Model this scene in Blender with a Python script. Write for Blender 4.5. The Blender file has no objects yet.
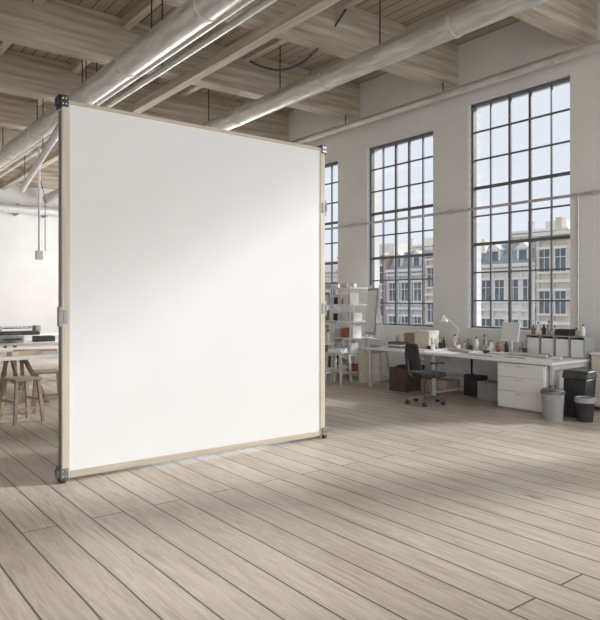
import bpy, math, random, bmesh
from mathutils import Vector, Matrix, Euler
random.seed(7)
S=bpy.context.scene
COL=S.collection
# ---------------------------------------------------------------- materials
def newmat(name):
    m=bpy.data.materials.new(name); m.use_nodes=True
    nt=m.node_tree; b=nt.nodes['Principled BSDF']; return m,nt,b
def mat(name,col,rough=.5,metal=0.,var=.06,scale=8.,bump=0.,stretch=(1,1,1),coat=0):
    m,nt,b=newmat(name); N=nt.nodes; L=nt.links
    tc=N.new('ShaderNodeTexCoord'); mp=N.new('ShaderNodeMapping'); mp.inputs['Scale'].default_value=stretch
    nz=N.new('ShaderNodeTexNoise'); nz.inputs['Scale'].default_value=scale; nz.inputs['Detail'].default_value=6
    L.new(tc.outputs['Object'],mp.inputs[0]); L.new(mp.outputs[0],nz.inputs['Vector'])
    cr=N.new('ShaderNodeValToRGB')
    a=[max(0,c*(1-var*2)) for c in col]; d=[min(1,c*(1+var*2)) for c in col]
    cr.color_ramp.elements[0].position=.3; cr.color_ramp.elements[1].position=.7
    cr.color_ramp.elements[0].color=(*a,1); cr.color_ramp.elements[1].color=(*d,1)
    L.new(nz.outputs['Fac'],cr.inputs[0]); L.new(cr.outputs[0],b.inputs['Base Color'])
    b.inputs['Roughness'].default_value=rough; b.inputs['Metallic'].default_value=metal
    if bump>0:
        bp=N.new('ShaderNodeBump'); bp.inputs['Strength'].default_value=bump; bp.inputs['Distance'].default_value=.01
        L.new(nz.outputs['Fac'],bp.inputs['Height']); L.new(bp.outputs[0],b.inputs['Normal'])
    return m
def plank_mat(name,axis,width,length,c1,c2,seam,grain,rough=.45,seamw=.012,bump=.25,wear=.0):
    m,nt,b=newmat(name); N=nt.nodes; L=nt.links
    tc=N.new('ShaderNodeTexCoord'); mp=N.new('ShaderNodeMapping')
    if axis=='Y': mp.inputs['Rotation'].default_value=(0,0,math.radians(90))
    L.new(tc.outputs['Object'],mp.inputs[0])
    wn=N.new('ShaderNodeTexNoise'); wn.inputs['Scale'].default_value=.8; wn.inputs['Detail'].default_value=2; L.new(mp.outputs[0],wn.inputs['Vector'])
    wm=N.new('ShaderNodeVectorMath'); wm.operation='MULTIPLY_ADD'; wm.inputs[1].default_value=(0,.02,0)
    L.new(wn.outputs['Color'],wm.inputs[0]); L.new(mp.outputs[0],wm.inputs[2])
    br=N.new('ShaderNodeTexBrick'); br.offset=.37; br.offset_frequency=2
    br.inputs['Scale'].default_value=1; br.inputs['Brick Width'].default_value=length; br.inputs['Row Height'].default_value=width
    br.inputs['Mortar Size'].default_value=seamw; br.inputs['Mortar Smooth'].default_value=.3; br.inputs['Bias'].default_value=0
    br.inputs['Color1'].default_value=(0,0,0,1); br.inputs['Color2'].default_value=(1,1,1,1); br.inputs['Mortar'].default_value=(.5,.5,.5,1)
    L.new(wm.outputs[0],br.inputs['Vector'])
    ad=N.new('ShaderNodeVectorMath'); ad.operation='MULTIPLY_ADD'
    L.new(br.outputs['Color'],ad.inputs[0]); ad.inputs[1].default_value=(13,7,5); L.new(mp.outputs[0],ad.inputs[2])
    m2=N.new('ShaderNodeMapping'); m2.inputs['Scale'].default_value=(.8,10,10); L.new(ad.outputs[0],m2.inputs[0])
    n1=N.new('ShaderNodeTexNoise'); n1.inputs['Scale'].default_value=1.7; n1.inputs['Detail'].default_value=11; n1.inputs['Roughness'].default_value=.74; n1.inputs['Distortion'].default_value=1.8
    L.new(m2.outputs[0],n1.inputs['Vector'])
    n2=N.new('ShaderNodeTexNoise'); n2.inputs['Scale'].default_value=1.6; n2.inputs['Detail'].default_value=5
    L.new(mp.outputs[0],n2.inputs['Vector'])
    mx=N.new('ShaderNodeMix'); mx.data_type='RGBA'; mx.inputs['A'].default_value=(*c1,1); mx.inputs['B'].default_value=(*c2,1)
    mth=N.new('ShaderNodeMath'); mth.operation='MULTIPLY_ADD'; mth.inputs[1].default_value=.45
    sx=N.new('ShaderNodeSeparateColor'); L.new(br.outputs['Color'],sx.inputs[0]); L.new(sx.outputs[0],mth.inputs[0])
    h=N.new('ShaderNodeMath'); h.operation='MULTIPLY'; h.inputs[1].default_value=.6; L.new(n2.outputs['Fac'],h.inputs[0]); L.new(h.outputs[0],mth.inputs[2])
    L.new(mth.outputs[0],mx.inputs['Factor'])
    cr=N.new('ShaderNodeValToRGB'); cr.color_ramp.elements[0].position=.33; cr.color_ramp.elements[1].position=.58
    cr.color_ramp.elements[0].color=(grain,grain*.95,grain*.88,1); cr.color_ramp.elements[1].color=(1,1,1,1)
    L.new(n1.outputs['Fac'],cr.inputs[0])
    mu=N.new('ShaderNodeMix'); mu.data_type='RGBA'; mu.blend_type='MULTIPLY'; mu.inputs['Factor'].default_value=1
    L.new(mx.outputs['Result'],mu.inputs['A']); L.new(cr.outputs[0],mu.inputs['B'])
    m3=N.new('ShaderNodeMapping'); m3.inputs['Scale'].default_value=(.55,1.9,1); L.new(ad.outputs[0],m3.inputs[0])
    vo=N.new('ShaderNodeTexVoronoi'); vo.inputs['Scale'].default_value=1.1; L.new(m3.outputs[0],vo.inputs['Vector'])
    kr=N.new('ShaderNodeValToRGB'); kr.color_ramp.elements[0].position=.015; kr.color_ramp.elements[1].position=.08
    kr.color_ramp.elements[0].color=(.45,.37,.29,1); kr.color_ramp.elements[1].color=(1,1,1,1); L.new(vo.outputs['Distance'],kr.inputs[0])
    mk=N.new('ShaderNodeMix'); mk.data_type='RGBA'; mk.blend_type='MULTIPLY'; mk.inputs['Factor'].default_value=1
    L.new(mu.outputs['Result'],mk.inputs['A']); L.new(kr.outputs[0],mk.inputs['B'])
    fi=N.new('ShaderNodeMix'); fi.data_type='RGBA'; fi.inputs['B'].default_value=(*seam,1)
    L.new(br.outputs['Fac'],fi.inputs['Factor']); L.new(mk.outputs['Result'],fi.inputs['A'])
    L.new(fi.outputs['Result'],b.inputs['Base Color']); b.inputs['Roughness'].default_value=rough
    bp=N.new('ShaderNodeBump'); bp.inputs['Strength'].default_value=bump; bp.inputs['Distance'].default_value=.006; bp.invert=True
    L.new(br.outputs['Fac'],bp.inputs['Height'])
    b2=N.new('ShaderNodeBump'); b2.inputs['Strength'].default_value=.12; b2.inputs['Distance'].default_value=.004
    L.new(n1.outputs['Fac'],b2.inputs['Height']); L.new(bp.outputs[0],b2.inputs['Normal'])
    L.new(b2.outputs[0],b.inputs['Normal'])
    return m
def brick_mat(name,col):
    m,nt,b=newmat(name); N=nt.nodes; L=nt.links
    tc=N.new('ShaderNodeTexCoord')
    sp=N.new('ShaderNodeSeparateXYZ'); cb=N.new('ShaderNodeCombineXYZ')
    L.new(tc.outputs['Object'],sp.inputs[0]); L.new(sp.outputs[1],cb.inputs[0]); L.new(sp.outputs[2],cb.inputs[1])
    br=N.new('ShaderNodeTexBrick'); br.inputs['Scale'].default_value=1; br.inputs['Brick Width'].default_value=.24; br.inputs['Row Height'].default_value=.085
    br.inputs['Mortar Size'].default_value=.006; br.inputs['Mortar Smooth'].default_value=.8
    br.inputs['Color1'].default_value=(*[c*.985 for c in col],1); br.inputs['Color2'].default_value=(*col,1); br.inputs['Mortar'].default_value=(*[c*.93 for c in col],1)
    L.new(cb.outputs[0],br.inputs['Vector'])
    nz=N.new('ShaderNodeTexNoise'); nz.inputs['Scale'].default_value=.9; nz.inputs['Detail'].default_value=6; L.new(tc.outputs['Object'],nz.inputs['Vector'])
    cr=N.new('ShaderNodeValToRGB'); cr.color_ramp.elements[0].color=(.92,.92,.915,1); cr.color_ramp.elements[0].position=.3; cr.color_ramp.elements[1].position=.65
    L.new(nz.outputs['Fac'],cr.inputs[0])
    mu=N.new('ShaderNodeMix'); mu.data_type='RGBA'; mu.blend_type='MULTIPLY'; mu.inputs['Factor'].default_value=1
    L.new(br.outputs['Color'],mu.inputs['A']); L.new(cr.outputs[0],mu.inputs['B']); L.new(mu.outputs['Result'],b.inputs['Base Color'])
    bp=N.new('ShaderNodeBump'); bp.inputs['Strength'].default_value=.12; bp.inputs['Distance'].default_value=.005; bp.invert=True
    L.new(br.outputs['Fac'],bp.inputs['Height']); L.new(bp.outputs[0],b.inputs['Normal']); b.inputs['Roughness'].default_value=.85
    return m
def glass_mat():
    m,nt,b=newmat('pane_glass'); N=nt.nodes; L=nt.links
    t=N.new('ShaderNodeBsdfTransparent'); t.inputs[0].default_value=(.97,.98,1,1)
    g=N.new('ShaderNodeBsdfGlossy'); g.inputs['Roughness'].default_value=.03
    mx=N.new('ShaderNodeMixShader'); mx.inputs[0].default_value=.04
    L.new(t.outputs[0],mx.inputs[1]); L.new(g.outputs[0],mx.inputs[2]); L.new(mx.outputs[0],N['Material Output'].inputs[0]); return m

M_floor=plank_mat('floor_planks','Y',.25,7.5,(.49,.43,.36),(.68,.615,.535),(.14,.11,.085),.66,rough=.42,seamw=.0075)
M_ceil=plank_mat('ceiling_boards','Y',.22,5.,(.43,.365,.29),(.54,.47,.385),(.14,.11,.085),.80,rough=.7,seamw=.012)
M_beam=mat('whitewashed_beam',(.53,.46,.38),.7,0,.13,2.2,.4,(.4,7,7))
M_beamY=mat('whitewashed_joist',(.58,.51,.43),.7,0,.13,2.2,.4,(7,.4,7))
M_wall=mat('white_plaster',(.84,.835,.825),.85,0,.02,1.2,.1)
M_wallR=brick_mat('painted_brick',(.86,.85,.835))
M_glass=glass_mat()
M_frame=mat('dark_steel_window',(.14,.145,.15),.5,.1,.08)
M_steel=mat('galvanised_steel',(.68,.665,.63),.40,.5,.10,4,0,(4,.5,4))
M_steelX=mat('galvanised_steel_conduit',(.60,.59,.57),.4,.5,.08,5)
M_ltmetal=mat('light_painted_metal',(.66,.65,.64),.45,.2,.05)
M_darkm=mat('dark_metal',(.09,.09,.09),.45,.5,.15)
M_black=mat('black_plastic',(.03,.03,.033),.5,0,.15)
M_char=mat('charcoal_fabric',(.04,.04,.045),.9,0,.25,60,.3)
M_white=mat('white_lacquer',(.84,.84,.835),.45,0,.01)
M_board=mat('white_canvas_board',(.79,.79,.787),.9,0,.006,2)
M_maple=mat('pale_maple_frame',(.58,.525,.43),.5,0,.06,4,.1,(5,5,.5))
M_mapleX=mat('pale_maple_rail',(.52,.46,.37),.5,0,.06,4,.1,(.5,5,5))
M_paper=mat('paper_white',(.84,.83,.81),.9,0,.02)
M_cream=mat('cream_card',(.68,.63,.55),.85,0,.05)
M_kraft=mat('kraft_card',(.44,.35,.26),.85,0,.08)
M_brown=mat('dark_brown_board',(.10,.065,.045),.6,0,.15)
M_grey=mat('grey_plastic',(.36,.36,.36),.5,0,.05)
M_hw=mat('hardware_grey_metal',(.20,.20,.20),.4,.6,.1)
M_lgrey=mat('light_grey_plastic',(.64,.64,.63),.5,0,.04)
M_wood=mat('natural_timber',(.34,.27,.20),.6,0,.14,5,.2,(5,5,.6))
M_woodL=mat('light_timber',(.60,.49,.35),.55,0,.12,5,.15,(.6,5,5))
M_red=mat('brick_red_card',(.36,.13,.09),.6)
M_blue=mat('slate_blue_card',(.20,.26,.33),.6)
M_amber=mat('amber_glass',(.26,.13,.05),.2)
M_chrome=mat('chrome',(.75,.75,.75),.18,1,.02)
M_screen=mat('pale_screen',(.76,.78,.79),.3,0,.02)
M_stoneA=mat('beige_stone',(.62,.53,.43),.9,0,.06,1)
M_stoneB=mat('grey_stone',(.52,.52,.52),.9,0,.06,1)
M_stoneC=mat('pale_stucco',(.72,.68,.63),.9,0,.05,1)
M_brickD=mat('russet_brick',(.50,.37,.30),.9,0,.1,2)
M_slate=mat('slate_roof',(.26,.29,.33),.7,0,.1,2)
M_trimS=mat('white_stone_trim',(.76,.73,.68),.8,0,.04)
M_bglass=mat('building_window_glass',(.10,.12,.15),.2,0,.2,.8)
M_ground=mat('asphalt',(.35,.35,.35),.9,0,.1)

# ---------------------------------------------------------------- mesh builder
class B:
    def __init__(s): s.v=[]; s.f=[]
    def box(s,c,d,rot=None):
        c=Vector(c); h=Vector(d)/2; o=len(s.v); R=Euler(rot).to_matrix() if rot else None
        for z in(-1,1):
            for y in(-1,1):
                for x in(-1,1):
                    p=Vector((x*h.x,y*h.y,z*h.z)); 
                    if R: p=R@p
                    s.v.append(c+p)
        for f in((0,2,3,1),(4,5,7,6),(0,1,5,4),(2,6,7,3),(0,4,6,2),(1,3,7,5)): s.f.append([o+i for i in f])
        return s
    def bx(s,x0,y0,z0,x1,y1,z1): return s.box(((x0+x1)/2,(y0+y1)/2,(z0+z1)/2),(abs(x1-x0),abs(y1-y0),abs(z1-z0)))
    def bar(s,p,q,w,h):
        p=Vector(p);q=Vector(q);d=(q-p).normalized(); up=Vector((0,0,1)) if abs(d.z)<.95 else Vector((0,1,0))
        a=d.cross(up).normalized()*w/2; b=a.cross(d).normalized()*h/2; o=len(s.v)
        for e in(p,q):
            for x,y in((-1,-1),(1,-1),(1,1),(-1,1)): s.v.append(e+a*x+b*y)
        for f in((3,2,1,0),(4,5,6,7),(0,1,5,4),(1,2,6,5),(2,3,7,6),(3,0,4,7)): s.f.append([o+i for i in f])
        return s
    def tube(s,pts,r,n=12,r2=None):
        pts=[Vector(p) for p in pts]; o=len(s.v); k=len(pts)
        d0=(pts[1]-pts[0]).normalized(); up=Vector((0,0,1)) if abs(d0.z)<.9 else Vector((1,0,0)); a=d0.cross(up).normalized()
        for i,p in enumerate(pts):
            d=((pts[min(i+1,k-1)]-pts[max(i-1,0)])).normalized(); a=(a-d*a.dot(d)).normalized(); b=d.cross(a)
            rr=r if r2 is None else r+(r2-r)*i/(k-1)
            for j in range(n):
                t=2*math.pi*j/n; s.v.append(p+a*math.cos(t)*rr+b*math.sin(t)*rr)
        for i in range(k-1):
            for j in range(n):
                s.f.append([o+i*n+j,o+i*n+(j+1)%n,o+(i+1)*n+(j+1)%n,o+(i+1)*n+j])
        s.f.append([o+j for j in range(n)][::-1]); s.f.append([o+(k-1)*n+j for j in range(n)])
        return s
    def lathe(s,prof,c=(0,0,0),n=20):
        c=Vector(c); o=len(s.v); k=len(prof)
        for r,z in prof:
            for j in range(n):
                t=2*math.pi*j/n; s.v.append(c+Vector((r*math.cos(t),r*math.sin(t),z)))
        for i in range(k-1):
            for j in range(n): s.f.append([o+i*n+j,o+i*n+(j+1)%n,o+(i+1)*n+(j+1)%n,o+(i+1)*n+j])
        s.f.append([o+j for j in range(n)][::-1]); s.f.append([o+(k-1)*n+j for j in range(n)])
        return s
    def poly(s,pts,ext):
        o=len(s.v);n=len(pts);e=Vector(ext)
        for p in pts:s.v.append(Vector(p))
        for p in pts:s.v.append(Vector(p)+e)
        s.f.append([o+i for i in range(n)][::-1]); s.f.append([o+n+i for i in range(n)])
        for i in range(n): s.f.append([o+i,o+(i+1)%n,o+n+(i+1)%n,o+n+i])
        return s
    def make(s,name,m,parent=None,bevel=0,label=None,cat=None,group=None,kind=None,seg=2):
        lo=Vector([min(p[i] for p in s.v) for i in range(3)]); hi=Vector([max(p[i] for p in s.v) for i in range(3)])
        c=(lo+hi)/2
        if parent is None: c.z=lo.z
        me=bpy.data.meshes.new(name); me.from_pydata([p-c for p in s.v],[],s.f)
        bm=bmesh.new(); bm.from_mesh(me); bmesh.ops.recalc_face_normals(bm,faces=bm.faces); bm.to_mesh(me); bm.free()
        me.shade_smooth(); me.set_sharp_from_angle(angle=math.radians(35))
        me.materials.append(m); ob=bpy.data.objects.new(name,me); COL.objects.link(ob); ob.location=c
        if parent: ob.parent=parent
        if bevel:
            md=ob.modifiers.new('bevel','BEVEL'); md.width=bevel; md.segments=seg; md.limit_method='ANGLE'; md.angle_limit=math.radians(40)
        if label: ob['label']=label
        if cat: ob['category']=cat
        if group: ob['group']=group
        if kind: ob['kind']=kind
        return ob
def thing(name,label,cat,loc,rz=0,group=None,kind=None):
    e=bpy.data.objects.new(name,None); e.empty_display_size=.1; COL.objects.link(e); e.location=loc; e.rotation_euler=(0,0,rz)
    e['label']=label
    if cat: e['category']=cat
    if group: e['group']=group
    if kind: e['kind']=kind
    return e

# ---------------------------------------------------------------- room shell
WX=10.0; YB=-6.; YF=25.; XL=-5.; ZC=6.6
B().bx(XL,YB,-.1,WX+.4,YF,0).make('floor',M_floor,label='whitewashed wide-plank timber floor',kind='structure')
B().bx(XL,YB,ZC,WX+.4,YF,ZC+.1).make('ceiling',M_ceil,label='pale timber board ceiling',kind='structure')
B().bx(XL-.2,YB,0,XL,YF,ZC).make('wall_left',M_wall,label='plain white plaster wall',kind='structure')
B().bx(XL,YF,0,WX+.4,YF+.2,ZC).make('wall_far',M_wall,label='plain white plaster end wall',kind='structure')
wins=[(-3.6,-1.6,1.1,5.4),(-.9,.9,1.1,5.4),(1.85,4.2,1.1,6.1),(5.64,7.7,1.1,5.4),(8.57,10.5,1.08,5.1),(11.5,13.4,1.08,5.0),(14.4,16.3,1.08,5.0),(17.3,19.2,1.08,5.0),(20.2,22.1,1.08,5.0)]  # tallest opening, out of view, placed and heightened to slant sun across the board
w=B(); y=YB
for a,b_,z0,z1 in wins:
    w.bx(WX,y,0,WX+.4,a,ZC); w.bx(WX,a,0,WX+.4,b_,z0); w.bx(WX,a,z1,WX+.4,b_,ZC); y=b_
w.bx(WX,y,0,WX+.4,YF,ZC); w.make('wall_right',M_wallR,label='white painted brick window wall',kind='structure')
B().bx(WX-.025,YB,0,WX,YF,.14).make('baseboard_right',M_white,label='white painted baseboard',kind='structure')
for i,(a,b_,z0,z1) in enumerate(wins):
    t=thing('window_%d'%(i+1),'tall dark steel-framed industrial window',None,(WX+.14,(a+b_)/2,z0),kind='structure')
    W=b_-a; H=z1-z0; f=B()
    for s in(-1,1): f.bx(-.05,s*W/2,0,.05,s*(W/2-.05),H)
    f.bx(-.05,-W/2,0,.05,W/2,.05); f.bx(-.05,-W/2,H-.05,.05,W/2,H)
    for k in range(1,5):
        yy=-W/2+W*k/5; hw=.024 if k in(2,3) else .012
        f.bx(-.02,yy-hw,.04,.02,yy+hw,H-.04)
    R=8
    for k in range(1,R):
        zz=H*k/R; hw=.028 if k in(3,5) else .013
        f.bx(-.022,-W/2+.04,zz-hw,.022,W/2-.04,zz+hw)
    f.make('window_frame',M_frame,t)
    B().bx(-.004,-W/2+.03,.03,.004,W/2-.03,H-.03).make('window_glass',M_glass,t)
    B().bx(-.17,-W/2,0,-.05,W/2,.02).make('window_sill',M_white,t)

# ---------------------------------------------------------------- beams
gb='ceiling cross beams'
first=None
for yb in(2.55,5.35,8.1,10.9,13.65,16.4,19.15,21.9,24.6):
    if first is None:
        first=B().bx(XL,yb-.17,5.82,WX,yb+.17,ZC).make('ceiling_beam',M_beam,bevel=.015,label='heavy whitewashed timber cross beam under the ceiling',cat='beam',group=gb)
    else:
        c=first.copy(); COL.objects.link(c); c.location.y=yb
for xb,zb in((5.55,5.66),(1.6,5.66),(-2.4,5.66)):
    o=B().bx(xb-.09,YB+.5,zb,xb+.09,YF-.02,zb+.16).make('ceiling_joist',M_beamY,bevel=.01,label='slim timber joist running beneath the cross beams',cat='joist',group='lengthwise timber joists')
for xb in(.2,2.9,4.4,6.9,8.6):
    B().bx(xb-.07,YB+.5,ZC-.2,xb+.07,YF-.02,ZC).make('ceiling_purlin',M_beamY,bevel=.01,label='short-depth timber purlin fixed to the board ceiling',cat='purlin',group='ceiling purlins')
# ---------------------------------------------------------------- ducts and pipes
def duct(name,label,x,z,r,y0,y1,hang=True,bands=2.2,m=M_steel,n=28,hy=None,ztop=ZC):
    t=thing(name,label,'duct' if r>.1 else 'pipe',(x,y0,z))
    L=y1-y0
    B().tube([(0,0,0),(0,L*.5,0),(0,L,0)],r,n).make('duct_tube' if r>.1 else 'pipe_tube',m,t)
    k=bands*.5
    while k<L:
        B().tube([(0,k-.035,0),(0,k+.035,0)],r*1.07,n).make('coupling_band',m,t); k+=bands
    if hang:
        for yy in hy or []:
            B().tube([(0,yy-y0,r*.9),(0,yy-y0,ztop-z)],.012,8).make('hanger_rod',M_darkm,t)
    return t
duct('ventilation_duct','large round galvanised duct hung below beams',7.0,5.42,.17,-4,24.5,hy=[1.5,4.3,7.06,9.7,12.4,15,18,21],bands=2.75)
duct('ventilation_duct','round galvanised duct hung near the panel',3.8,5.2,.18,-4,24.5,hy=[2,5,8,11.2,14,17,20],bands=2.4)
duct('steel_pipe','slim galvanised pipe beside the round duct',4.28,5.36,.055,-4,24.5,hy=[3,6.2,9.4,12.4],bands=3)
duct('steel_pipe','slim galvanised pipe beside the round duct',4.56,5.40,.05,-4,24.5,hy=[3.2,6.4,9.6,12.6],bands=3)
duct('steel_pipe','long steel pipe running above the tall windows',9.62,5.57,.075,-4,24.5,hy=[2.2,4.9,8.0,10.8,13.5],bands=2.75)
t=thing('wall_conduit','slim grey conduit crossing the tall windows','conduit',(WX-.05,-4,3.37))
B().tube([(0,0,0),(0,28,0)],.026,10).make('conduit_tube',M_steelX,t)
for yy in(5.2,8.1,11,14,17):
    B().bx(-.03,yy+4-.03,-.04,.05,yy+4+.03,.04).make('conduit_clip',M_steelX,t)
B().tube([(WX-.05,5.47,.0),(WX-.05,5.47,3.34)],.02,10).make('vertical_conduit',M_steelX,label='thin vertical conduit fixed on the brick wall',cat='conduit')
def P(x,y,H):  # measured sight line to a real 3-D point at height H above the eye
    u=(x-300)/637; v=(300-y)/637; d=H/v
    return Vector(((.610+.792*u)*d,(.792-.610*u)*d,1.65+H))
a=P(22,190,3.0); b_=P(66,118,3.0); d=(b_-a)
t=thing('suspended_tube','pale metal tube slung under the ceiling beams','tube',(0,0,0))
B().tube([a,a+d*.5,a+d*1.02],.07,16).make('tube_body',M_ltmetal,t)
for k in(.1,.6): 
    p=a+d*k; B().tube([p+Vector((0,0,.06)),Vector((p.x,p.y,ZC))],.01,6).make('hanger_rod',M_darkm,t)
t=thing('wall_duct','white duct with brackets along the end wall','duct',(0,YF-.45,4.95))
B().tube([(-4.9,0,0),(9.9,0,0)],.16,20).make('duct_tube',M_ltmetal,t)
for k in range(-4,10): B().bx(k-.03,-.05,-.2,k+.03,.44,.2).make('duct_bracket',M_grey,t)
t=thing('pendant_socket','white pendant power socket on a thin drop rod','socket',(4.5,16.4,0))
B().tube([(0,0,2.86),(0,0,5.82)],.03,8).make('drop_rod',M_white,t)
B().box((0,0,2.76),(.17,.17,.22)).make('socket_box',M_white,t,bevel=.015)
B().tube([(0.14,0,2.86),(.14,0,4.2),(.03,0,4.6)],.01,6).make('cable',M_darkm,t)
pts=[]
for i in range(13):
    s=i/12; pts.append((6.0+1.0*s,9.2-1.5*s,5.75+.8*s**2-.35*math.sin(math.pi*s)))
B().tube(pts,.02,8).make('slack_cable',M_darkm,label='slack dark cable looped from the ceiling to the duct',cat='cable')

# ---------------------------------------------------------------- big panel
PX0,PX1,PY=1.80,4.88,5.85
t=thing('display_panel','large blank white board in pale timber frame standing on floor','display board',((PX0+PX1)/2,PY+.05,0))
hw=(PX1-PX0)/2; z0,z1=.035,3.46
B().bx(-hw+.065,-.045,z0+.05,hw-.055,.045,z1-.035).make('board',M_board,t)
for s in(-1,1):
    B().bx(s*hw,-.055,z0,s*(hw-.072),.055,z1).make('side_post',M_maple,t,bevel=.006)
    B().bx(s*(hw+.005),-.03,z0+.1,s*(hw-.001),.03,z1-.1).make('edge_channel',M_hw,t)
B().bx(-hw+.072,-.055,z0,hw-.072,.055,z0+.065).make('bottom_rail',M_mapleX,t,bevel=.006)
B().bx(-hw+.072,-.055,z1-.035,hw-.072,.055,z1).make('top_rail',M_mapleX,t,bevel=.006)
for s in(-1,1):
    for zz,top in((z0,0),(z1,1)):
        q=B(); m=M_black if (s<0 and top) else M_hw
        zc=zz+(-.02 if top else .05)
        q.box((s*(hw-.02),-.06,zc),(.07,.02,.09)); q.box((s*(hw+.008),0,zc),(.02,.13,.11))
        if top: q.box((s*(hw-.01),0,zc+.052),(.07,.12,.016))
        q.box((s*(hw+.026),-.01,zc),(.032,.07,.07))
        q.make('corner_bracket',m,t,bevel=.004)
        qq=B()
        for dx,dz in((-.016,.024),(.013,.024),(-.016,-.024),(.013,-.024)): qq.tube([(s*(hw-.02)+dx,-.069,zc+dz),(s*(hw-.02)+dx,-.076,zc+dz)],.008,10)
        qq.make('bracket_bolts',M_chrome,t)
    ft=B()
    for yy in(-.05,.05): ft.tube([(s*(hw-.01)-.018,yy,.026),(s*(hw-.01)+.018,yy,.026)],.026,16)
    ft.box((s*(hw-.01),0,.04),(.05,.12,.02)); ft.make('castor',M_black,t)
    for zz in((1.5,) if s<0 else (1.55,2.75)):
        lt=B(); lt.box((s*(hw+.008),-.02,zz),(.03,.07,.18)); lt.box((s*(hw+.02),-.05,zz),(.02,.03,.08)); lt.box((s*(hw-.03),-.058,zz),(.035,.012,.12))
        lt.make('latch' if s<0 else 'hinge',M_grey,t,bevel=.004)

# ---------------------------------------------------------------- long work desk
t=thing('work_desk','long white trestle work desk below the tall windows','desk',(8.95,7.0,0))
B().bx(-.62,-2.03,.715,.62,1.9,.755).make('desktop',M_white,t,bevel=.006)
for yy in(1.75,.2,-1.98):
    q=B(); q.bx(-.55,yy-.025,0,-.5,yy+.025,.715).bx(.5,yy-.025,0,.55,yy+.025,.715).bx(-.5,yy-.02,.64,.5,yy+.02,.715).bx(-.5,yy-.02,.06,.5,yy+.02,.1); q.make('leg_frame',M_ltmetal,t,bevel=.004)
B().bx(.5,-1.95,.3,.53,1.72,.7).make('modesty_panel',M_white,t)
t=thing('drawer_cabinet','white drawer pedestal beneath the desk','drawer unit',(8.72,5.49,0))
B().bx(-.36,-.4,.03,.36,.4,.70).make('body',M_white,t,bevel=.006)
B().bx(-.33,-.37,0,.33,.37,.03).make('plinth',M_grey,t)
for k,(za,zb) in enumerate(((.05,.28),(.29,.49),(.50,.685))):
    dr=B().bx(-.378,-.385,za,-.36,.385,zb).make('drawer',M_white,t,bevel=.004)
    h=B().box((-.014,0,(zb-za)/2-.03),(.012,.16,.012)).make('handle',M_lgrey,dr)

def item(b,name,m,label,cat,loc,rz=0,bevel=.002,group=None):
    o=b.make(name,m,bevel=bevel,label=label,cat=cat,group=group); o.location=loc; o.rotation_euler=(0,0,rz); return o
DZ=.7552
g='papers on the desk'
for i,(x,y_,r,sx,sy) in enumerate(((8.6,8.4,.1,.42,.3),(8.65,7.9,-.2,.3,.42),(8.7,7.3,.15,.6,.42),(8.6,6.7,.05,.42,.6),(8.75,6.05,-.1,.6,.84),(8.6,5.35,.2,.42,.3),(9.05,6.75,.4,.3,.21))):
    item(B().bx(-sx/2,-sy/2,0,sx/2,sy/2,.004),'paper_sheet',M_paper,'loose white drawing sheet lying on the desk','paper',(x,y_,DZ+.0002*i),r,0,g)
for i,(x,y_,r) in enumerate(((8.85,7.0,1.2),(8.95,5.75,1.5),(9.25,8.45,1.3))):
    item(B().tube([(-.35,0,.03),(.35,0,.03)],.03,14),'paper_roll',M_cream,'rolled cream drawing lying on the desk','paper roll',(x,y_,DZ+.005),r,0,'rolled drawings')
t=thing('desk_lamp','white jointed desk lamp standing on the desk','lamp',(9.25,7.45,DZ),.0)
B().lathe([(.09,0),(.09,.015),(.02,.025),(.015,.05)],(0,0,0),24).make('base',M_white,t)
B().tube([(0,0,.04),(.02,-.1,.36)],.011,8).make('lower_arm',M_lgrey,t)
B().tube([(.02,-.1,.36),(-.08,.14,.60)],.010,8).make('upper_arm',M_lgrey,t)
B().lathe([(.085,0),(.065,.05),(.03,.09),(.02,.12)],(-.08,.17,.50),20).make('lamp_shade',M_white,t)
item(B().bx(-.16,-.16,0,.16,.16,.33),'storage_box',M_cream,'cream card box standing on the desk','box',(9.1,7.95,DZ),.1)
item(B().bx(-.14,-.12,0,.14,.12,.26),'storage_box',M_kraft,'kraft card box standing on the desk','box',(9.3,8.45,DZ),-.1)
def penpot(loc,m,k,rz=0):
    t=thing('pencil_pot','small pot holding brushes and pencils on desk','pot',loc,rz,'pencil pots')
    B().lathe([(.036,0),(.04,.01),(.04,.11),(.034,.11),(.034,.02)],(0,0,0),18).make('pot',m,t)
    for i in range(k):
        an=i*2.4; r=.02; B().tube([(r*math.cos(an)*.5,r*math.sin(an)*.5,.02),(r*math.cos(an)*1.8,r*math.sin(an)*1.8,.2+.02*(i%3))],.005,6).make('pencil',[M_wood,M_black,M_red,M_woodL][i%4],t)
for i,(x,y_,m) in enumerate(((9.0,7.15,M_white),(9.15,7.0,M_black),(9.3,6.85,M_grey),(9.1,6.62,M_kraft),(9.25,7.75,M_black),(8.8,7.55,M_white),(9.2,5.98,M_black),(8.95,8.55,M_grey))): penpot((x,y_,DZ),m,5,i)
def bottle(loc,m,h=.2,r=.035,cap=M_black,lab='small capped bottle standing on the desk',g='desk bottles'):
    t=thing('bottle',lab,'bottle',loc,0,g)
    B().lathe([(r*.9,0),(r,.01),(r,h*.6),(r*.4,h*.8),(r*.4,h*.88)],(0,0,0),16).make('bottle_body',m,t)
    B().lathe([(r*.46,h*.87),(r*.46,h)],(0,0,0),12).make('bottle_cap',cap,t)
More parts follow.
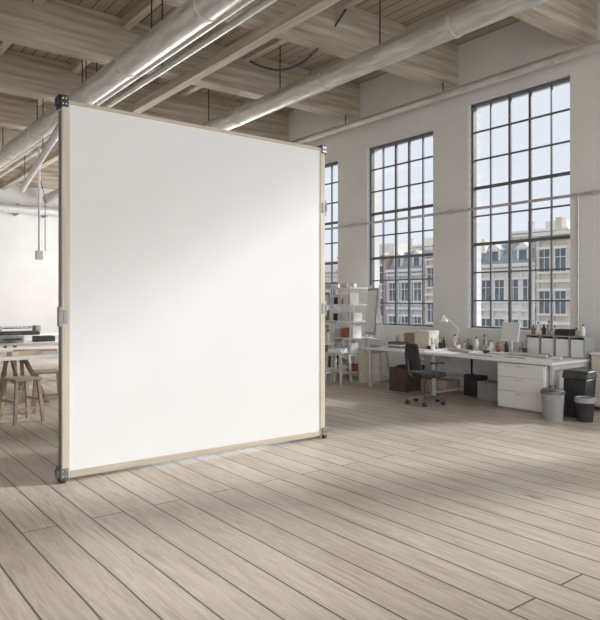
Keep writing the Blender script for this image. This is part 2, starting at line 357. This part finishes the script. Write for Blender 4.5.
for i,(x,y_,m,h) in enumerate(((9.35,7.2,M_amber,.2),(9.42,7.08,M_white,.24),(9.38,6.6,M_amber,.17),(9.45,6.48,M_black,.22),(9.4,7.3,M_lgrey,.15),(9.05,5.95,M_blue,.14),(9.4,6.75,M_white,.2),(9.48,7.6,M_white,.26),(9.46,7.85,M_black,.2),(9.48,6.95,M_grey,.28),(9.5,8.15,M_lgrey,.3),(9.3,8.7,M_white,.22))): bottle((x,y_,DZ),m,h)
for i,(x,y_,sx,sy,h,m,r) in enumerate(((8.98,7.72,.1,.16,.05,M_black,.2),(9.12,7.3,.08,.12,.07,M_kraft,-.2),(8.95,6.52,.06,.1,.05,M_black,.5),(9.2,8.2,.14,.1,.09,M_white,0),(8.5,8.7,.12,.18,.04,M_grey,.1),(8.85,5.2,.1,.14,.05,M_lgrey,.3),(9.0,5.5,.08,.12,.06,M_black,-.1))):
    item(B().bx(-sx/2,-sy/2,0,sx/2,sy/2,h),'desk_tray',m,'small low tray box lying on the desk','tray',(x,y_,DZ+.005),r,.006,'small trays on the desk')
for i,(x,y_,r) in enumerate(((8.55,7.65,1.2),(8.5,6.3,1.7),(8.6,5.75,1.4))):
    item(B().bx(-.2,-.015,0,.2,.015,.005),'ruler',M_darkm,'thin dark ruler lying on the desk','ruler',(x,y_,DZ+.0065),r,0,'rulers on the desk')
t=thing('monitor','thin white monitor tilted on a small stand','monitor',(9.3,6.3,DZ),math.radians(-12))
B().box((0,0,.36),(.025,.40,.32),(0,.15,0)).make('screen_housing',M_white,t,bevel=.006)
B().box((-.0145,0,.36),(.004,.37,.29),(0,.15,0)).make('screen',M_screen,t)
B().tube([(.03,0,.01),(.03,0,.3)],.014,10).make('stand_neck',M_lgrey,t)
B().bx(-.08,-.1,0,.1,.1,.012).make('stand_foot',M_lgrey,t,bevel=.004)
item(B().bx(-.07,-.2,0,.07,.2,.018),'keyboard',M_lgrey,'flat pale grey keyboard on the desk','keyboard',(8.98,6.3,DZ+.006),math.radians(-8))
for i,(m,hh) in enumerate(((M_blue,.03),(M_paper,.025),(M_red,.03),(M_black,.02))):
    item(B().bx(-.11,-.15,0,.11,.15,hh),'book',m,'closed book stacked on the desk','book',(8.75,8.35-.0,DZ+.006+sum((.03,.025,.03,.02)[:i])),.1*i,.002,'stacked books on the desk')
t=thing('desktop_shelf','low grey shelf with four storage bins on desk','shelf',(9.42,5.5,DZ),0)
q=B(); q.bx(-.14,-.5,0,.14,.5,.015).bx(-.14,-.5,.32,.14,.5,.338).bx(.12,-.5,.015,.14,.5,.32)
for k in range(5): yy=-.5+.25*k; yy=min(max(yy,-.491),.491); q.bx(-.14,yy-.008,.015,.12,yy+.008,.32)
q.make('shelf_body',M_grey,t)
for k in range(4):
    item(B().bx(-.12,-.105,0,.12,.105,.27),'storage_bin',M_white,'white storage bin slotted in the desktop shelf','bin',(9.41,5.125+.25*k,DZ+.016),0,.006,'white bins in the desktop shelf')
for i,(y_,m,h) in enumerate(((5.95,M_amber,.15),(5.86,M_white,.2),(5.76,M_black,.16),(5.67,M_grey,.22),(5.57,M_white,.14),(5.2,M_kraft,.12),(5.1,M_white,.18))):
    bottle((9.42,y_,DZ+.3385),m,h,.032,lab='small jar standing on the desktop shelf',g='jars on the desktop shelf')
item(B().bx(-.1,-.13,0,.1,.13,.1),'small_box',M_black,'small black box on the desktop shelf','box',(9.42,5.38,DZ+.3385))

# ---------------------------------------------------------------- office chair
t=thing('office_chair','black swivel office chair on a five-star castor base','chair',(7.76,6.8,0),math.radians(-15))
q=B(); 
for k in range(5):
    a_=k*2*math.pi/5+.3; q.bar((.03*math.cos(a_),.03*math.sin(a_),.13),(.29*math.cos(a_),.29*math.sin(a_),.085),.045,.03)
q.lathe([(.045,.1),(.045,.16)],(0,0,0),16); q.make('star_base',M_hw,t,bevel=.004)
for k in range(5):
    a_=k*2*math.pi/5+.3; x,y_=.29*math.cos(a_),.29*math.sin(a_)
    B().tube([(x-.025,y_,.031),(x+.025,y_,.031)],.031,14).tube([(x,y_,.05),(x,y_,.085)],.01,8).make('castor',M_black,t)
B().lathe([(.028,.14),(.028,.3),(.018,.3),(.018,.43)],(0,0,0),16).make('gas_column',M_darkm,t)
B().bx(-.23,-.24,.44,.25,.24,.51).make('seat',M_char,t,bevel=.03,seg=4)
q=B()
for i in range(9):
    z=.55+.42*i/8
    for j in range(9):
        s=-1+2*j/8; wd=.22*(1-.25*(i/8)**3); x=-.27-.05*(i/8)+.05*s*s-.02*math.sin(math.pi*i/8)
        q.v.append(Vector((x,s*wd,z)))
for i in range(8):
    for j in range(8): o=i*9+j; q.f.append([o,o+1,o+10,o+9])
bk=q.make('backrest',M_char,t); md=bk.modifiers.new('s','SOLIDIFY'); md.thickness=.045; md=bk.modifiers.new('b','SUBSURF'); md.levels=1; md.render_levels=1
B().tube([(0,0,.43),(-.22,0,.42),(-.31,0,.5),(-.33,0,.72)],.018,10).make('back_support',M_darkm,t)
for s in(-1,1):
    B().tube([(0,s*.2,.44),(0,s*.29,.46),(0,s*.29,.66)],.014,8).make('arm_support',M_darkm,t)
    B().box((.02,s*.29,.675),(.25,.06,.03)).make('armrest',M_black,t,bevel=.012)

# ---------------------------------------------------------------- bins and under-desk things
t=thing('waste_bin','grey lidded waste bin standing beside the drawer unit','bin',(8.12,4.83,0))
B().lathe([(.125,0),(.13,.01),(.15,.36),(.155,.37)],(0,0,0),28).make('bin_body',M_grey,t)
B().lathe([(.162,.36),(.165,.40),(.13,.43),(.03,.44)],(0,0,0),28).make('bin_lid',M_hw,t)
B().tube([(-.07,0,.43),(-.06,0,.47),(.06,0,.47),(.07,0,.43)],.01,8).make('lid_handle',M_black,t)
t=thing('refuse_bin','tall black swing-top refuse bin beside the desk end','bin',(8.62,4.72,0),.1)
B().poly([(-.14,-.15,0),(.14,-.15,0),(.17,-.17,.55),(-.17,-.17,.55)],(0,.33,0)).make('bin_body',M_black,t,bevel=.02)
B().poly([(-.18,-.18,.55),(.18,-.18,.55),(.13,-.18,.66),(-.13,-.18,.66)],(0,.36,0)).make('bin_lid',M_darkm,t,bevel=.015)
t=thing('waste_bin','small dark bin with grey liner beside the desk','bin',(8.36,4.5,0))
B().lathe([(.1,0),(.125,.3),(.13,.31)],(0,0,0),24).make('bin_body',M_black,t)
B().lathe([(.132,.26),(.137,.32),(.12,.33),(.11,.3)],(0,0,0),24).make('bin_liner',M_grey,t)
t=thing('sideboard','pale low sideboard standing against the window wall','cabinet',(9.62,4.2,0))
B().bx(-.3,-.75,.06,.3,.72,.83).make('body',M_cream,t,bevel=.006)
B().bx(-.32,-.77,.83,.32,.74,.86).make('top',M_white,t,bevel=.004)
for k in range(3):
    d_=B().bx(-.318,-.74+.485*k,.08,-.3,-.27+.485*k,.81).make('door',M_cream,t,bevel=.004)
    B().box((-.014,.18,.1),(.012,.012,.12)).make('handle',M_grey,d_)
for x,y_ in((-.25,-.7),(-.25,.67),(.25,-.7),(.25,.67)): B().bx(x-.025,y_-.025,0,x+.025,y_+.025,.06).make('leg',M_darkm,t)
t=thing('paper_bin','dark brown open-topped bin under the desk','bin',(8.62,8.05,0))
q=B().bx(-.2,-.2,0,.2,.2,.03).bx(-.2,-.2,.03,-.18,.2,.42).bx(.18,-.2,.03,.2,.2,.42).bx(-.18,-.2,.03,.18,-.18,.42).bx(-.18,.18,.03,.18,.2,.42); q.make('bin_body',M_brown,t,bevel=.004)
B().bx(-.17,-.17,.03,.17,.17,.36).make('bin_contents',M_black,t)
item(B().bx(-.18,-.2,0,.18,.2,.4),'storage_box',M_black,'black storage box under the desk','box',(9.15,8.4,0),.1,.01)
item(B().bx(-.2,-.3,0,.2,.3,.22),'storage_box',M_kraft,'kraft card box under the desk','box',(9.05,7.6,0),.05,.006)
item(B().bx(-.15,-.25,0,.15,.25,.3),'storage_box',M_grey,'grey box under the desk','box',(8.95,6.35,0),-.1,.01)
item(B().bx(-.1,-.18,0,.1,.18,.36),'cable_box',M_black,'upright black cable box under the desk','box',(9.1,6.85,0),0,.01)

# ---------------------------------------------------------------- rack / easel corner
t=thing('wire_rack','tall pale metal rack crowded with boxes and rolls','rack',(9.15,10.35,0))
q=B()
for x in(-.3,.3):
    for y_ in(-.55,0,.55): q.tube([(x,y_,0),(x,y_,1.95)],.015,8)
q.make('upright',M_ltmetal,t)
for z in(.15,.5,.85,1.2,1.55,1.9):
    q=B().bx(-.32,-.57,z-.012,.32,.57,z+.012); q.make('shelf',M_white,t)
ms=[M_cream,M_paper,M_kraft,M_lgrey,M_black,M_white,M_lgrey,M_paper,M_grey,M_white,M_red,M_blue,M_wood]
for z in(.162,.512,.862,1.212,1.562):
    y_=-.5
    while y_<.45:
        wdt=random.uniform(.06,.15); h=random.uniform(.12,.30)
        item(B().bx(-.12,-wdt/2,0,.12,wdt/2,h),'storage_box',random.choice(ms),'small storage box on the metal rack shelf','box',(9.15-.13+random.uniform(-.02,.1),10.35+y_+wdt/2,z),0,.004,'boxes on the metal rack')
        y_+=wdt+.02
for i,y_ in enumerate((-.35,-.1,.2,.4)):
    item(B().tube([(0,-.09,.045),(0,.09,.045)],.045,14),'paper_roll',[M_paper,M_cream,M_paper,M_lgrey][i],'short paper roll on top of the metal rack','paper roll',(9.1,10.35+y_,1.913),.2*i,0,'rolls on the metal rack')
t=thing('easel','pale timber easel holding a white panel','easel',(9.15,9.42,0),math.radians(-20))
B().bar((-.1,-.3,0),(.05,-.22,1.95),.04,.03).make('leg',M_lgrey,t)
B().bar((-.1,.3,0),(.05,.22,1.95),.04,.03).make('leg',M_lgrey,t)
B().bar((.4,0,0),(.06,0,1.85),.04,.03).make('leg',M_lgrey,t)
B().bx(-.1,-.33,.84,.02,.33,.87).make('ledge',M_lgrey,t)
B().box((-.035,0,1.42),(.02,.5,.95),(0,.077,0)).make('crossboard',M_grey,t,bevel=.003)
B().box((-.052,0,1.42),(.01,.42,.85),(0,.077,0)).make('face_sheet',M_white,t)
def stool(loc,rz,m=M_lgrey,h=.62,lab='pale slatted studio stool',lx=.19):
    t=thing('stool' if lx<.3 else 'bench',lab,'stool' if lx<.3 else 'bench',loc,rz)
    B().bx(-lx,-.19,h-.035,lx,.19,h).make('seat',m,t,bevel=.008)
    for x in(-1,1):
        for y_ in(-1,1): B().bar((x*(lx+.01),y_*.2,0),(x*(lx-.04),y_*.15,h-.03),.04,.04).make('leg',m,t)
    for s in(-1,1):
        B().bar((-lx,s*.185,.2),(lx,s*.185,.2),.025,.03).make('stretcher',m,t)
        B().bar((s*(lx-.01),-.18,.3),(s*(lx-.01),.18,.3),.025,.03).make('stretcher',m,t)
    return t
stool((8.35,9.6,0),.3,M_ltmetal,.62,'pale studio stool standing by the rack')
item(B().bx(-.18,-.13,0,.18,.13,.06),'book',M_paper,'pale catalogue lying on the studio stool','book',(8.35,9.6,.621),.5)
t=thing('side_table','small white side table cluttered with supplies','table',(8.4,10.5,0))
B().bx(-.3,-.4,.72,.3,.4,.75).make('tabletop',M_white,t,bevel=.004)
for x in(-.26,.26):
    for y_ in(-.36,.36): B().bx(x-.02,y_-.02,0,x+.02,y_+.02,.72).make('leg',M_ltmetal,t)
for i,(x,y_,m,h) in enumerate(((8.3,10.3,M_white,.2),(8.4,10.2,M_red,.14),(8.5,10.35,M_black,.22),(8.35,10.6,M_amber,.18),(8.55,10.7,M_grey,.24),(8.2,10.45,M_black,.12),(8.6,10.2,M_white,.28),(8.25,10.15,M_blue,.16))): bottle((x,y_,.751),m,h,.04,lab='small capped bottle on the side table',g='bottles on the side table')
item(B().bx(-.02,-.25,0,.02,.25,.62),'canvas_board',M_cream,'cream canvas board standing on the floor','board',(8.75,9.1,0),.25,.003)

# ---------------------------------------------------------------- trestle tables
t=thing('trestle_table','long white-topped table on timber trestle legs','table',(2.2,11.5,0))
B().bx(-2.6,-1.05,.72,2.2,1.05,.77).make('tabletop',M_white,t,bevel=.005)
for xx in(-2.0,-.6,.55,1.7):
    q=B()
    for s in(-1,1): q.bar((xx-.05,s*.85,0),(xx,s*.45,.68),.055,.055); q.bar((xx+.3,s*.85,0),(xx+.05,s*.45,.68),.055,.055)
    q.bar((xx,-.6,.69),(xx,.6,.69),.09,.06); q.bar((xx-.03,-.7,.28),(xx-.03,.7,.28),.03,.05)
    q.make('trestle',M_wood,t,bevel=.004)
stool((2.28,9.15,0),.25,M_wood,.60,'dark-stained square timber stool')
stool((2.82,9.85,0),-.2,M_wood,.60,'dark-stained square timber stool before the table')
item(B().bx(-.3,-.06,0,.3,.06,.06),'timber_block',M_woodL,'raw timber block lying on the white table','timber block',(2.75,10.85,.7705),.5,.004)
item(B().bx(-.35,-.04,0,.35,.04,.03),'timber_strip',M_woodL,'thin timber strip lying on the white table','timber strip',(3.1,11.5,.7705),-.4,.003)
for (tx,ty,lab) in((4.1,17.6,'white work table carrying dark workshop machines'),(3.6,14.6,'pale work table near the end of the studio')):
    t=thing('work_table',lab,'table',(tx,ty,0))
    B().bx(-1.8,-.5,.7,1.8,.5,.74).make('tabletop',M_white,t,bevel=.005)
    for x in(-1.7,-.2,1.7):
        for y_ in(-.42,.42): B().bx(x-.03,y_-.03,0,x+.03,y_+.03,.7).make('leg',M_wood,t)
t=thing('plotter','long dark cutting plotter standing on a work table','machine',(4.3,17.6,.741))
B().bx(-.5,-.2,.0,.5,.2,.1).make('body',M_black,t,bevel=.02)
B().bx(-.55,-.1,.1,-.4,.2,.24).make('end_housing',M_grey,t,bevel=.015)
B().bx(.4,-.1,.1,.55,.2,.24).make('end_housing',M_grey,t,bevel=.015)
B().tube([(-.4,.05,.19),(.4,.05,.19)],.03,12).make('roller',M_chrome,t)
t=thing('printer','grey desktop printer standing on a work table','printer',(3.4,14.6,.741))
B().bx(-.25,-.2,0,.25,.2,.16).make('body',M_grey,t,bevel=.02)
B().box((0,-.24,.08),(.36,.12,.012),(.2,0,0)).make('paper_tray',M_black,t)
B().bx(-.2,-.1,.16,.2,.15,.19).make('lid',M_black,t,bevel=.008)
item(B().bx(-.2,-.15,0,.2,.15,.12),'toolbox',M_black,'dark toolbox on a work table','toolbox',(4.1,14.6,.741),.1,.012)

# ---------------------------------------------------------------- outside
B().bx(11,-30,-9.2,90,90,-9).make('ground',M_ground,label='grey asphalt street level outside the windows',kind='structure')
def building(y0,y1,top,m,x=42,roof='flat',ncol=4,lab='',tr=M_trimS):
    t=thing('building',lab,'building',(x,(y0+y1)/2,-9)); W=y1-y0; H=top+9
    B().bx(0,-W/2,0,9,W/2,H).make('facade',m,t)
    q=B()
    for k in range(int(H//3)+1):
        zz=H-.4-3*k
        if zz>0.3: q.bx(-.22,-W/2,zz,0,W/2,zz+.22)
    q.bx(-.4,-W/2,H-.05,.3,W/2,H+.2); q.make('cornice',tr,t)
    q=B()
    for k in range(ncol+1):
        yy=min(max(-W/2+W*k/ncol,-W/2+.12),W/2-.12); q.bx(-.14,yy-.12,0,0,yy+.12,H-.05)
    q.make('pilasters',m,t)
    if roof=='mansard':
        B().poly([(0,-W/2+.1,H+.2),(1.0,-W/2+.1,H+1.8),(7,-W/2+.1,H+1.8),(8.8,-W/2+.1,H+.2)],(0,W-.2,0)).make('roof',M_slate,t)
        for k in(-.25,.25):
            q=B().bx(.2,k*W-.5,H+.2,1.2,k*W+.5,H+1.3).poly([(.1,k*W-.65,H+1.3),(.1,k*W+.65,H+1.3),(.1,k*W,H+1.8)],(1.1,0,0)); q.make('dormer',tr,t)
            B().bx(.15,k*W-.3,H+.4,.19,k*W+.3,H+1.2).make('dormer_glass',M_bglass,t)
    else:
        B().bx(3,-W*.2,H+.2,5,W*.15,H+1.4).make('rooftop_hut',tr,t)
        B().bx(2,W*.3,H+.2,2.6,W*.3+.5,H+1.5).make('chimney',m,t)
    proto=None
    for r in range(4):
        for c in range(ncol):
            yy=-W/2+W*(c+.5)/ncol; zz=H-2.7-3*r
            if proto is None:
                proto=B().bx(-.06,-.40,0,.02,.40,1.6).make('window_pane',M_bglass,t)
                fr=B().bx(-.04,-.5,-.1,.06,-.40,1.75).bx(-.04,.40,-.1,.06,.5,1.75).bx(-.14,-.58,1.6,.06,.58,1.8).bx(-.12,-.58,-.16,.06,.58,0).bx(-.08,-.02,0,-.02,.02,1.6).bx(-.08,-.4,1.0,-.02,.4,1.05)
                fo=fr.make('window_surround',tr,proto); fo.location=Vector((-.07,0,.03))
                proto.location=Vector((-.03,yy,zz+.87))
            else:
                n=proto.copy(); COL.objects.link(n); n.location=(-.03,yy,zz+.87)
                f2=fo.copy(); COL.objects.link(f2); f2.parent=n
building(17,22.4,4.6,M_stoneC,lab='pale stucco town building with slate roof',roof='mansard')
building(22.5,26.2,6.3,M_stoneA,lab='beige stone town building with tall windows',ncol=3)
building(26.3,31.2,4.2,M_stoneC,lab='pale stucco town building with stone surrounds',ncol=4,roof='mansard')
building(31.3,36.8,5.4,M_stoneA,lab='beige stone town building with flat roof')
building(36.9,41.4,4.2,M_stoneB,lab='grey stone town building with slate roof',roof='mansard',ncol=3)
building(41.5,48,5.8,M_brickD,lab='russet brick town building across the street',ncol=4)
building(48.1,58,4.5,M_stoneC,lab='long pale town building across the street',ncol=6)
building(35,42,9.0,M_stoneB,x=62,lab='distant tall grey stone building',ncol=6)
building(52,60,8.5,M_stoneC,x=62,lab='distant tall pale building',ncol=6)

# ---------------------------------------------------------------- light
wd=bpy.data.worlds.new('world'); S.world=wd; wd.use_nodes=True
bg=wd.node_tree.nodes['Background']; bg.inputs[0].default_value=(.83,.875,.93,1); bg.inputs[1].default_value=1.02
def area(name,loc,target,sx,sy,power,col=(1,1,1),spread=180):
    l=bpy.data.lights.new(name,'AREA'); l.shape='RECTANGLE'; l.size=sx; l.size_y=sy; l.energy=power; l.color=col; l.spread=math.radians(spread)
    o=bpy.data.objects.new(name,l); COL.objects.link(o); o.location=loc
    d=Vector(target)-Vector(loc); o.rotation_euler=d.to_track_quat('-Z','Y').to_euler(); return o
for yc in(15.35,18.25,21.15): area('window_fill',(WX-.1,yc,3.1),(0,yc+1,2.2),1.9,3.8,215,(.99,.99,1))  # added lamps inside the hidden far windows, brightening the end of the room
for yc in(-2.6,0): area('window_fill',(WX-.1,yc,3.2),(6,yc+1.5,1.5),2,4,135,(.99,.99,1))  # added fill lamps inside the near windows, outside the view
area('back_fill',(0,-5.5,3.0),(7.0,6,2.0),9,5,240,(1,.99,.975))  # added fill lamp at the open back, lights panel and window wall
sun=bpy.data.lights.new('sun','SUN'); sun.energy=4.8; sun.angle=math.radians(7); sun.color=(1,.965,.92)
so=bpy.data.objects.new('sun',sun); COL.objects.link(so); so.rotation_euler=Vector((-1,.40,-.52)).to_track_quat('-Z','Y').to_euler()

# ---------------------------------------------------------------- camera
cd=bpy.data.cameras.new('camera'); cam=bpy.data.objects.new('camera',cd); COL.objects.link(cam); S.camera=cam
cd.sensor_fit='HORIZONTAL'; cd.sensor_width=36; cd.lens=36*637/600; cd.shift_y=-10/600; cd.clip_end=300
cam.location=(0,0,1.65); cam.rotation_euler=(math.radians(90),0,-math.atan2(.610,.792))
S.view_settings.view_transform='Standard'; S.view_settings.exposure=0.05
